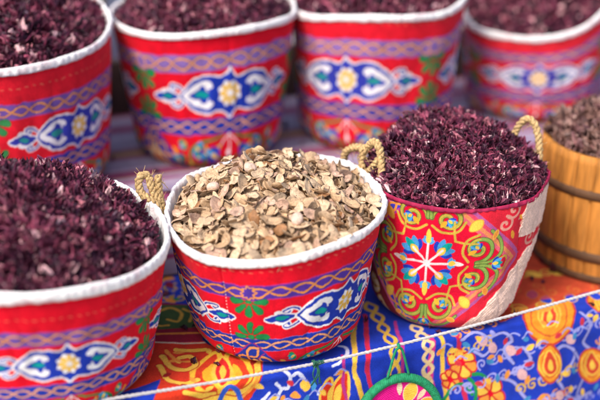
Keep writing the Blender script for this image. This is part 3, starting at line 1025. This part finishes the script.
# prototypes of the dried hibiscus pieces: curled, crumpled petals
def hib_proto(seed):
    rg = np.random.default_rng(seed)
    nu, nv = 6, 4
    u = np.linspace(-1, 1, nu); v = np.linspace(-1, 1, nv)
    U, Vv = np.meshgrid(u, v)
    wid = (.55 if seed % 2 else .85)*(1-.5*np.abs(U)**2.2)*rg.uniform(.7, 1.2)
    x = U*(.9 if seed % 2 else .66); y = Vv*wid
    curl = rg.uniform(.5, 2.2)
    z = curl*y*y*1.4+rg.uniform(-.5, .7)*x*x*.6+.16*rg.normal(0, 1, U.shape)
    y = y*(1-.25*np.abs(z))
    x = x+.1*rg.normal(0, 1, U.shape)
    V = np.stack([x, y, z-.2], -1).reshape(-1, 3)
    t = np.array([0, 0, .10])
    F = grid_faces(nv, nu)
    sh = np.clip(.85+.35*np.abs(U.ravel())**2, .5, 1.3)[:, None]*np.ones(3)
    V2 = V-t
    n = len(V)
    ring = [i for i in range(nu)]+[nu-1+nu*j for j in range(1, nv)]+[nu*(nv-1)+i for i in range(nu-2, -1, -1)]+[nu*j for j in range(nv-2, 0, -1)]
    E = np.array([[ring[i], ring[(i+1) % len(ring)], n+ring[(i+1) % len(ring)], n+ring[i]] for i in range(len(ring))])
    return np.concatenate([V, V2]), np.concatenate([F, F[:, ::-1]+n, E[:, ::-1]]), np.concatenate([sh, sh*.9])


HIB = [hib_proto(100+i) for i in range(14)]
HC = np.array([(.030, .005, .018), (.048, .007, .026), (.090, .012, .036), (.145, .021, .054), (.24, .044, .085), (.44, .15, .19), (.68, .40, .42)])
HP = np.array([.12, .18, .22, .20, .14, .085, .055])


def hibiscus(b, f, ri, n, label, seed, size=(.0052, .0086), pal=HC, name='hibiscus_heap'):
    rg = np.random.default_rng(seed)
    X, Y = disc_samples(n, rg, .955)
    P = heap_world(b, f, X, Y, ri)
    nn = normals(f, X, Y, ri)
    P = P+nn*rg.uniform(-.004, .006, (n, 1))
    R = rand_rot(nn, rg, .48)
    sc = rg.uniform(size[0], size[1], n)
    ci = rg.choice(len(pal), n, p=HP/HP.sum())
    sc = np.where(ci >= 5, sc*.9, sc)
    cols = pal[ci]*rg.uniform(.85, 1.45, (n, 1))
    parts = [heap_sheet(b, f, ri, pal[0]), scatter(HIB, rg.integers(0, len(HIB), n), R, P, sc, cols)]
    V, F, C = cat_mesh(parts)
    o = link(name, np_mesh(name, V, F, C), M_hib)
    return tag(o, label, 'dried flowers' if 'hib' in name else 'dried spice', None, 'stuff')


def base_c(px, y):
    p = at_y(px, 260, y)
    return np.array([p[0], y])


# A: the sharp basket of tan husks in the middle
cA = np.array([-.034, 1.408])
rimA = rim_fit(cA, .151, [(169, 225), (178, 238), (192, 251), (210, 260), (237, 265), (277, 261), (320, 252), (354, 239), (374, 225), (385, 206)],
               [(100, .208), (60, .210), (135, .204), (25, .208)])
A = make_basket('red printed basket holding tan husks, with two straw rope handles', cA, 0.0, .151, .108, rimA, .6,
                red_print(TILE_A, -44, .10, 1.01, 0, -118), 1250, 240, 11)
# B: front left
cB = np.array([-.345, 1.300])
rimB = rim_fit(cB, .169, [(0, 295), (30, 299), (60, 298), (100, 289), (130, 277), (155, 262), (169, 246)], [(90, .215), (45, .205), (150, .225), (10, .190), (180, .21)])
B = make_basket('red printed basket of dark hibiscus at the left front corner, beside the husks', cB, 0.0, .169, .140, rimB, .8,
                red_print(TILE, -66, .04, 1.13, reps=4), 1000, 170, 12, rim_h=.0078)
# C: right, with the star print
cC = np.array([.230, 1.508])
rimC = rim_fit(cC, .133, [(390, 197), (415, 205), (442, 210), (475, 211), (505, 208), (530, 199), (546, 187)], [(90, .215), (45, .21), (135, .215)])


def star_print(TH, TT):
    x = (TH-rad(-113))/(2*PI/3)*TW*.92
    y = TT*104-60
    c, e = paint_square_print(x, y)
    ext = np.where(e.reshape(TH.shape), .0014+.0006*vnoise(x*.4, y*.4, 0, 21)+.0006*np.sin(x*2.1)*np.sin(y*2.1), 0)
    return c.reshape(*TH.shape, 3), ext


M_edge = mat_plain('plum_edging', (.30, .015, .06), .85, .2, 60, .7, 1.2, .3, .002)
C_ = make_basket('basket with green scroll star print and cream patches, heaped with purple hibiscus', cC, 0.0, .133, .094, rimC, .45,
                 star_print, 1000, 210, 13, rim_h=.006, white_rim=False, rim_mat=M_edge, slouch=(-.012, -.018), warp=.006)
# back row on the shelf
cD = np.array([-.500, 1.760])
rimD = rim_fit(cD, .190, [(0, 72), (30, 69), (60, 61), (88, 48), (108, 33), (117, 22)], [(90, .40), (170, .37), (45, .385)])
Dk = make_basket('red printed basket of hibiscus at the left end of the back shelf', cD, TIER_Z, .190, .168, rimD, .8,
                 red_print(TILE, -34, .0, 1.07, reps=4, fade=.05), 760, 150, 14)
cE = np.array([-.168, 1.905])
rimE = rim_fit(cE, .160, [(113, 20), (125, 28), (145, 33.5), (185, 36.5), (225, 33), (262, 25), (285, 17), (297, 10)], [(90, .37), (45, .375), (135, .36)])
E = make_basket('upright red printed basket of hibiscus on the shelf right behind the husks', cE, TIER_Z, .160, .126, rimE, .75,
                red_print(TILE_F, -70, .0, .95, -1.0), 1150, 220, 15)
cF = np.array([.139, 1.985])
rimF = rim_fit(cF, .161, [(290, 8), (304, 13), (336, 18), (374, 19.5), (411, 17.5), (440, 13), (458, 7)], [(90, .40), (45, .40), (135, .40)])
Fk = make_basket('red printed basket behind the right rope handle, third along the back shelf', cF, TIER_Z, .161, .136, rimF, .8,
                 red_print(TILE_F, -113, .0, .97, 1.5, fade=.04), 900, 180, 16)
cG = np.array([.470, 2.15])
rimG = rim_fit(cG, .148, [(463, 12), (480, 28), (506, 37), (536, 40), (568, 34), (592, 22)], [(90, .36), (45, .36), (135, .36)])
Gk = make_basket('small blurred red basket of hibiscus at the right end of the back shelf', cG, TIER_Z, .148, .130, rimG, .85,
                 red_print(TILE, -97, .0, 1.0, fade=.10), 700, 140, 17)

# ------------------------------------------------------------------ contents
hB = heap_fn(B, .008, .080, (-.12, .10), 1.1, 3, .010); hibiscus(B, hB, .160, 7800, 'dark purple dried hibiscus heaped in the front left basket', 31)
hC = heap_fn(C_, -.003, .054, (-.10, .25), 2.0, 5, .008); hibiscus(C_, hC, .132, 7000, 'purple dried hibiscus heaped high in the star print basket', 32, (.0046, .0078))
hD = heap_fn(Dk, .012, .07, (0, 0), 1.2, 6); hibiscus(Dk, hD, .182, 6400, 'blurred dark hibiscus in the left basket of the back shelf', 33, (.007, .012))
hE = heap_fn(E, .012, .075, (0, .1), 1.2, 7); hibiscus(E, hE, .152, 4800, 'dark hibiscus filling the basket behind the husks', 34)
hF = heap_fn(Fk, .012, .075, (0, .1), 1.2, 8); hibiscus(Fk, hF, .155, 4800, 'dark hibiscus filling the third basket of the back shelf', 35)
hG = heap_fn(Gk, .012, .06, (0, .1), 1.2, 9); hibiscus(Gk, hG, .140, 4000, 'dark hibiscus filling the small far right basket', 36)


# tan husks
def husk_proto(seed):
    rg = np.random.default_rng(seed)
    nr, na = 5, 18
    r = np.linspace(.0, 1, nr); r[0] = .06
    a = np.linspace(0, 2*PI, na, endpoint=False)
    Aa, Rr = np.meshgrid(a, r)
    out = 1+.20*np.sin(Aa+rg.uniform(0, 6))+.13*np.sin(2*Aa+rg.uniform(0, 6))+.07*np.sin(3*Aa+rg.uniform(0, 6))+.05*np.sin(5*Aa+rg.uniform(0, 6))
    if rg.uniform() < .65:                                   # a bite that leaves a crescent
        dd = np.abs((Aa-rg.uniform(0, 6)+PI) % (2*PI)-PI)
        out = out*(1-.62*np.exp(-(dd/.5)**2))
    x = Rr*out*np.cos(Aa)*rg.uniform(.95, 1.25); y = Rr*out*np.sin(Aa)*rg.uniform(.62, .9)
    k = rg.uniform(.2, .85); tw = rg.uniform(-.3, .3)
    lip = rg.uniform(0, .25)
    z = k*(x*x*.5+y*y*.9)*(1-lip*Rr**2)+tw*x*y+.05*rg.normal(0, 1, x.shape)*Rr
    top = np.stack([x, y, z], -1).reshape(-1, 3)
    th = rg.uniform(.05, .11)
    bot = np.stack([x*.97, y*.97, z-th*(1-.35*Rr)], -1).reshape(-1, 3)
    n = len(top)
    F = grid_faces(nr, na, True)
    j = np.arange(na); o = n-na
    E_ = np.stack([o+j, n+o+j, n+o+(j+1) % na, o+(j+1) % na], 1)
    pale = np.array((.64, .45, .285)); tan = np.array((.50, .325, .185)); brown = np.array((.30, .14, .055)); pink = np.array((.57, .36, .255))
    inner = [pale, tan, pale, pink][rg.integers(0, 4)]*rg.uniform(.72, 1.14)
    outer = [tan, brown, tan*.85, pale*.9][rg.integers(0, 4)]*rg.uniform(.85, 1.1)
    rr = Rr.ravel()[:, None]
    ci = inner*(1-.22*rr**3)*(1+.10*rg.normal(0, 1, (n, 1)))
    if rg.uniform() < .3:
        ci = ci*(1-(rr < .5)*.35)
    co_ = outer*(1+.1*rg.normal(0, 1, (n, 1)))
    return np.concatenate([top, bot]), np.concatenate([F[:, ::-1], F+n, E_]), np.clip(np.concatenate([ci, co_]), .02, .9)


HUSK = [husk_proto(500+i) for i in range(26)]
# grid_faces winds inwards for the polar grid: flip if needed so that normals look out
hA = heap_fn(A, .006, .048, (-.08, .28), 1.2, 2, .004)
RI = .143
rg = np.random.default_rng(77)
# under layer and far side: one mass
n = 1500
X, Y = disc_samples(n, rg, .94)
P = heap_world(A, hA, X, Y, RI); nn = normals(hA, X, Y, RI)
P = P+nn*rg.uniform(-.010, -.001, (n, 1))
u = scatter(HUSK, rg.integers(0, len(HUSK), n), rand_rot(nn*np.where(rg.uniform(size=(n, 1)) < .65, 1, -1), rg, .5), P, rg.uniform(.0080, .0118, n), np.ones((n, 3)))
V, F, C = cat_mesh([heap_sheet(A, hA, RI, np.array((.14, .07, .03))), u])  # sheet coloured dark to paint shade into the gaps between husks
V[:, 2] -= .002
tag(link('husk_heap', np_mesh('husk_heap', V, F, C), M_husk), 'mass of tan dried husks filling the middle basket under the loose top pieces', 'dried husks', None, 'stuff')
# the 300 pieces on top, each its own object
hm = []
for i, (pv, pf, pc) in enumerate(HUSK):
    me = np_mesh('husk_piece', pv*.0108, pf, pc)
    me.materials.append(M_husk)
    hm.append(me)
want, pts, tries = 300, [], 0
while len(pts) < want and tries < 60000:
    tries += 1
    x, y = disc_samples(1, rg, .955)
    dmin = .0108 if tries < 30000 else .008
    p = heap_world(A, hA, x, y, RI)[0]; m = normals(hA, x, y, RI)[0]
    view = O-p; view /= np.linalg.norm(view)
    if np.dot(m, view) < .05: continue
    if any(np.dot(p-q, p-q) < dmin**2 for q, _ in pts): continue
    pts.append((p, m))
pn = np.array([m for _, m in pts])
sgn = np.where(rg.uniform(size=(len(pts), 1)) < .66, 1, -1)
RR = rand_rot(pn*sgn, rg, .58)
for i, (p, m) in enumerate(pts):
    o = bpy.data.objects.new('husk_piece', hm[rg.integers(0, len(hm))])
    COL.objects.link(o)
    q = p+m*rg.uniform(.000, .006)
    s = rg.uniform(.68, 1.32)
    o.matrix_world = Matrix.Translation(Vector(q)) @ Matrix(RR[i].tolist()).to_4x4() @ Matrix.Scale(s, 4)
    tag(o, 'curled tan husk piece lying on top of the husk heap in the middle basket', 'husk', 'loose husk pieces on the heap')


# crumbs of hibiscus spilled on the shelf and the table
n = 150
rgs = np.random.default_rng(5)
t1 = rgs.uniform(.0, 1, n)
on_shelf = t1 < .6
Ps = W(rgs.uniform(-.5, .6, n), np.where(on_shelf, rgs.uniform(TIER_T+.012, TIER_T+.40, n), rgs.uniform(.02, TIER_T-.03, n)), np.where(on_shelf, TIER_Z+.0035, .0035))
up = np.tile((0, 0, 1.0), (n, 1))
V, F, C = scatter(HIB, rgs.integers(0, len(HIB), n), rand_rot(up, rgs, .15), Ps, rgs.uniform(.004, .008, n), HC[rgs.integers(0, 5, n)])
tag(link('spilled_crumbs', np_mesh('spilled_crumbs', V, F, C), M_hib), 'dark hibiscus crumbs spilled on the cloths between the baskets', 'crumbs', None, 'stuff')

# a few smooth kernels among the husks
ua = np.linspace(0, 2*PI, 24, endpoint=False); va = np.linspace(.02, PI-.02, 14)
UA, VA = np.meshgrid(ua, va)
kv = np.stack([.0100*np.cos(UA)*np.sin(VA)*(1+.08*np.cos(VA)), .0085*np.sin(UA)*np.sin(VA), .0070*np.cos(VA)*(1+.05*np.sin(2*UA))], -1).reshape(-1, 3)
km = np_mesh('kernel', kv, grid_faces(14, 24, True)[:, ::-1], np.tile((.62, .44, .34), (len(kv), 1)))
km.materials.append(M_husk)
for (px, py, lab) in ((297, 219, 'smooth pinkish oval kernel right of the middle of the husk heap'), (250, 168, 'smooth beige round kernel near the top of the husk heap'), (213, 187, 'smooth beige kernel on the upper left slope of the husk heap')):
    d = ray(px, py); k = 1.0
    for _ in range(4000):
        p = O+d*k
        if p[2] < hA((p[0]-cA[0])/RI, (p[1]-cA[1])/RI)+.007: break
        k += .0004
    o = bpy.data.objects.new('kernel', km); COL.objects.link(o)
    o.location = p; o.rotation_euler = (.3, .5, px*.1)
    tag(o, lab, 'kernel', 'smooth kernels among the husks')

# ------------------------------------------------------------------ rope handles
def rope_part(name, curves, R, parent, pitch=.022, fuzz=14, seed=0):
    parts = [twisted_rope(np.array(c), R, 3, pitch, .0012, fuzz, seed+k) for k, c in enumerate(curves)]
    V, F, _ = cat_mesh(parts)
    return link(name, np_mesh(name, V, F), M_straw, parent)


P3 = at_y
rope_part('handle', [
    [P3(352, 205, 1.535), P3(344, 184, 1.545), P3(343, 166, 1.55), P3(346, 152, 1.545), P3(356, 147, 1.53), P3(366, 148, 1.515), P3(374, 141.5, 1.50), P3(379.5, 149, 1.485), P3(381.5, 168, 1.47), P3(383, 190, 1.455), P3(381, 208, 1.45)],
    [P3(378, 160, 1.475), P3(372, 169, 1.485), P3(362, 178, 1.50), P3(354, 187, 1.515), P3(350, 198, 1.52)],
    [P3(363, 148, 1.510), P3(362.5, 160, 1.508), P3(361, 172, 1.500), P3(359, 184, 1.495), P3(364, 200, 1.49)]], .0056, A.root, .022, 46, 3)
rope_part('handle', [
    [P3(170, 236, 1.405), P3(164, 222, 1.405), P3(158, 207, 1.405), P3(150, 200, 1.405), P3(142, 194, 1.41), P3(138.5, 184, 1.415), P3(141, 176, 1.42), P3(147, 175.5, 1.425), P3(150, 182, 1.42), P3(153, 192, 1.415), P3(160, 204, 1.41)],
    [P3(158, 175.5, 1.425), P3(158.5, 186, 1.42), P3(161, 202, 1.415), P3(166, 216, 1.41), P3(172, 230, 1.41)],
    [P3(150, 206, 1.425), P3(158, 216, 1.42), P3(170, 221, 1.405), P3(176, 214, 1.41)]], .0054, A.root, .022, 46, 9)
rope_part('handle', [
    [P3(509, 182, 1.555), P3(511, 154, 1.56), P3(516, 131, 1.56), P3(527, 118.5, 1.555), P3(536, 127, 1.545), P3(539, 146, 1.535), P3(539, 170, 1.525), P3(537, 182, 1.52)]], .0052, C_.root, .024, 40, 15)

# ------------------------------------------------------------------ barrel at the right
cH = np.array([.519, 1.660]); RH, HH = .132, .206
bar = empty('wooden_barrel', (cH[0], cH[1], 0), 'orange wooden barrel with dark hoops at the right edge', 'barrel')
ns = 26
th = np.linspace(0, 2*PI, ns*10, endpoint=False)
gap = np.abs((th*ns/(2*PI)) % 1-.5)*2
prof = np.linspace(0, 1, 16)
rows = []
for t in prof:
    r = RH*(.93+.07*math.sin(PI*(.15+.7*t)))-.006*gap**14+.0008
    rows.append(np.stack([cH[0]+r*np.cos(th), cH[1]+r*np.sin(th), np.full(len(th), .001+t*HH)], -1))
for r, z in ((RH*.90, HH+.001), (RH*.89, HH-.03)):
    rows.append(np.stack([cH[0]+r*np.cos(th), cH[1]+r*np.sin(th), np.full(len(th), z)], -1))
link('staves', np_mesh('staves', np.concatenate(rows), grid_faces(len(rows), len(th), True)), M_barrel, bar)
for z, hgt in ((HH*.72, .014), (HH*.22, .016), (.008, .012)):
    t = z/HH
    r0 = RH*(.93+.07*math.sin(PI*(.15+.7*t)))
    th2 = np.linspace(0, 2*PI, 120, endpoint=False)
    rows = [np.stack([cH[0]+(r0+dr)*np.cos(th2), cH[1]+(r0+dr)*np.sin(th2), np.full(120, z+dz*hgt)], -1) for dr, dz in ((-.001, -.5), (.003, -.45), (.0035, 0), (.003, .45), (-.001, .5))]
    link('hoop', np_mesh('hoop', np.concatenate(rows), grid_faces(5, 120, True)), M_hoop, bar)
bb = Basket(); bb.c, bb.R, bb.z0 = cH, RH, 0
bb.rim = lambda a: np.full(np.shape(a), HH)
PC = np.array([(.10, .045, .04), (.15, .075, .06), (.22, .11, .09), (.30, .17, .14), (.18, .08, .08), (.40, .26, .22), (.12, .05, .055)])
hibiscus(bb, heap_fn(bb, .006, .050, (0, .1), 1.2, 12), RH*.87, 1500, 'brown pink dried flower pieces heaped in the wooden barrel', 41, (.008, .013), PC, 'dried_flower_heap')


# ------------------------------------------------------------------ cord along the table front with things tied to it
cordY = lambda s: None
rp = []
for px, py in ((120, 397.5), (170, 389.5), (230, 379.5), (290, 368.5), (340, 358.5), (400, 344.5), (455, 330.5), (530, 310.5), (600, 291)):
    d = ray(px, py)
    k = np.dot(E0-N2*.010-O, N2)/np.dot(d, N2)
    rp.append(O+d*k)
a0, a1 = rp[0]-rp[1], rp[-1]-rp[-2]
rp = [rp[0]+a0*6+np.array([0, 0, .03]), rp[0]+a0*3]+rp+[rp[-1]+a1*3, rp[-1]+a1*6+np.array([0, 0, .03])]
V, F = twisted_rope(np.array(rp), .0022, 3, .020, .0022, 0, 5)
tag(link('cord', np_mesh('cord', V, F), M_cord), 'white twisted cord stretched along the front edge of the stall', 'cord')


def on_cord(px, dn=.010):
    P = cr(np.array(rp), n=20)
    q = np.array([300+FPX*np.dot(p-O, RT)/np.dot(p-O, FW) for p in P])
    return P[np.argmin(np.abs(q-px))]


# little green string tied round the cord
kp = on_cord(313)
th = np.linspace(0, 2*PI*2.2, 40)
loop = np.stack([kp+D*(a/(2*PI)*.0022)+(-N2*math.cos(a)+np.array([0, 0, 1])*math.sin(a))*.0048 for a in th])
parts = [tube(loop, .0011, 6)]
for k in range(5):
    e = kp+D*(.002+.001*k)-N2*.0055
    parts.append(tube(cr([e, e+np.array([0, 0, -.012])-N2*.002+D*rg.normal(0, .003), e+np.array([0, 0, -.030])+D*rg.normal(0, .006)], n=6), .0009, 5))
    parts.append(tube(cr([e, e+np.array([0, 0, .005])-N2*.003+D*rg.normal(0, .004), e+np.array([0, 0, .009])+D*rg.normal(0, .008)-N2*.002], n=6), .0009, 5))
V, F, _ = cat_mesh(parts)
tag(link('string_knot', np_mesh('string_knot', V, F), M_dkgreen), 'short dark green string knotted round the white cord', 'string')

# round embroidered hanging: green wrapped ring, magenta face, yellow and orange petals
kc = on_cord(396)
d = ray(399, 420)
kk = np.dot(E0-N2*.030-O, N2)/np.dot(d, N2)
cc = O+d*kk
kd = np.dot(cc-O, FW)
Rr = 49/FPX*kd
hang = empty('round_hanging', tuple(cc+np.array([0, 0, -Rr])), 'round green rimmed hanging with magenta centre tied under the white cord', 'ornament')
nrm = -N2
ex, ey = D, np.array([0, 0, 1.0])
# the disc leans a little, its top against the cloth
ey = np.array([0, 0, 1.0])*math.cos(.16)+N2*math.sin(.16); nrm = np.cross(ex, ey)
t = np.linspace(0, 2*PI, 361)
ringc = cc+Rr*(np.cos(t)[:, None]*ex+np.sin(t)[:, None]*ey)
parts = []
for k in range(4):
    ph = t*34+k*PI/2
    Q = cc+(Rr-.006+.0033*np.cos(ph))[:, None]*(np.cos(t)[:, None]*ex+np.sin(t)[:, None]*ey)+(.0033*np.sin(ph))[:, None]*nrm
    parts.append(tube(Q, .0036, 7))
V, F, _ = cat_mesh(parts)
link('ring', np_mesh('ring', V, F), M_green, hang)
# face, painted in thread colours
rr_ = np.linspace(.001, Rr-.007, 90); tt_ = np.linspace(0, 2*PI, 360, endpoint=False)
TA, RA = np.meshgrid(tt_, rr_)
cv = Canvas(RA*np.cos(TA)*1000, RA*np.sin(TA)*1000, np.array((.62, .008, .20)), .5)
Rm = Rr*1000
for k in (0, 1, 6, 7):
    a = k*PI/4+.35
    cv.fill(petal(Rm*.40*math.cos(a), Rm*.40*math.sin(a), a, Rm*.44, Rm*.30), YEL if k % 2 else ORG*np.array((1, 1.2, 1)), CREAM, 1.3)
    cv.fill(petal(Rm*.55*math.cos(a+.39), Rm*.55*math.sin(a+.39), a+.39, Rm*.30, Rm*.12), CREAM)
cv.fill(ell(0, 0, Rm*.22, Rm*.22), YEL, RED, 2)
Zf = .0022*np.cos(RA/Rr*PI*.5)+.0005*np.sin(RA*2600)
V = cc+(RA*np.cos(TA))[..., None]*ex+(RA*np.sin(TA))[..., None]*ey+Zf[..., None]*nrm
V2 = cc+(RA*np.cos(TA))[..., None]*ex+(RA*np.sin(TA))[..., None]*ey-.002*nrm
n = V.reshape(-1, 3).shape[0]
F = grid_faces(90, 360, True)
link('face', np_mesh('face', np.concatenate([V.reshape(-1, 3), V2.reshape(-1, 3)]), np.concatenate([F, F[:, ::-1]+n]), np.concatenate([cv.C, cv.C])), M_print, hang)
top = cc+ey*(Rr-.002)
parts = [tube(cr([kc+np.array([0, 0, .004])-N2*.002, kc-N2*.006, kc-N2*.006+np.array([0, 0, -.008])+sx*D*.006, top+sx*D*.017-.002*ey+nrm*.002], n=8), .0019, 7) for sx in (1, -1)]
V, F, _ = cat_mesh(parts)
link('hanging_loop', np_mesh('hanging_loop', V, F), M_green, hang)


# ------------------------------------------------------------------ cloth bundles behind the shelf row
def bundle(name, label, c, r, h, rgb, seed):
    th = np.linspace(0, 2*PI, 72, endpoint=False); t = np.linspace(0, 1, 40)
    TH, TT = np.meshgrid(th, t)
    body = np.sqrt(np.clip(1-(TT*1.28-.46)**2/.62, .02, 1))
    body = np.where(TT > .82, np.maximum(body, .22+.9*(TT-.82)), body)
    fold = 1+.06*np.sin(TH*7+seed)*TT+.05*np.sin(TH*13+2*seed)*TT**2+.06*vnoise(np.cos(TH)*2, np.sin(TH)*2, TT*4, seed)
    RR = r*body*fold
    V = np.stack([c[0]+RR*np.cos(TH), c[1]+RR*np.sin(TH), c[2]+TT*h], -1).reshape(-1, 3)
    F = grid_faces(40, 72, True)
    n = len(V); j = np.arange(72)
    V = np.concatenate([V, c+(V[:72]-c)*np.array([.05, .05, 1]), (V[n-72:n]-np.array([c[0], c[1], 0]))*np.array([.05, .05, 1])+np.array([c[0], c[1], 0])])
    F = np.concatenate([F, np.stack([n+j, n+(j+1) % 72, (j+1) % 72, j], 1), np.stack([n-72+j, n-72+(j+1) % 72, n+72+(j+1) % 72, n+72+j], 1)])
    o = link(name, np_mesh(name, V, F), mat_plain(name+'_cotton', rgb, .85, .2, 40, .8, 1.1, .4, .003))
    return tag(o, label, 'sack')


bundle('cloth_sack', 'yellow ochre cloth sack standing behind the left back basket', np.array([-.475, 2.22, TIER_Z+.002]), .075, .40, (.52, .33, .09), 2)
bundle('cloth_sack', 'pale blue cloth sack standing behind the two left back baskets', np.array([-.405, 2.34, TIER_Z+.002]), .075, .40, (.46, .52, .68), 5)
bundle('cloth_sack', 'lilac cloth sack behind the small far right basket', np.array([.60, 2.46, TIER_Z+.002]), .11, .36, (.48, .44, .66), 7)
bundle('cloth_sack', 'bright blue cloth bundle between the far right basket and the barrel', np.array([.70, 2.20, TIER_Z+.002]), .055, .15, (.02, .12, .55), 9)

S.render.resolution_x, S.render.resolution_y = 1024, 683
S.cycles.use_denoising = True
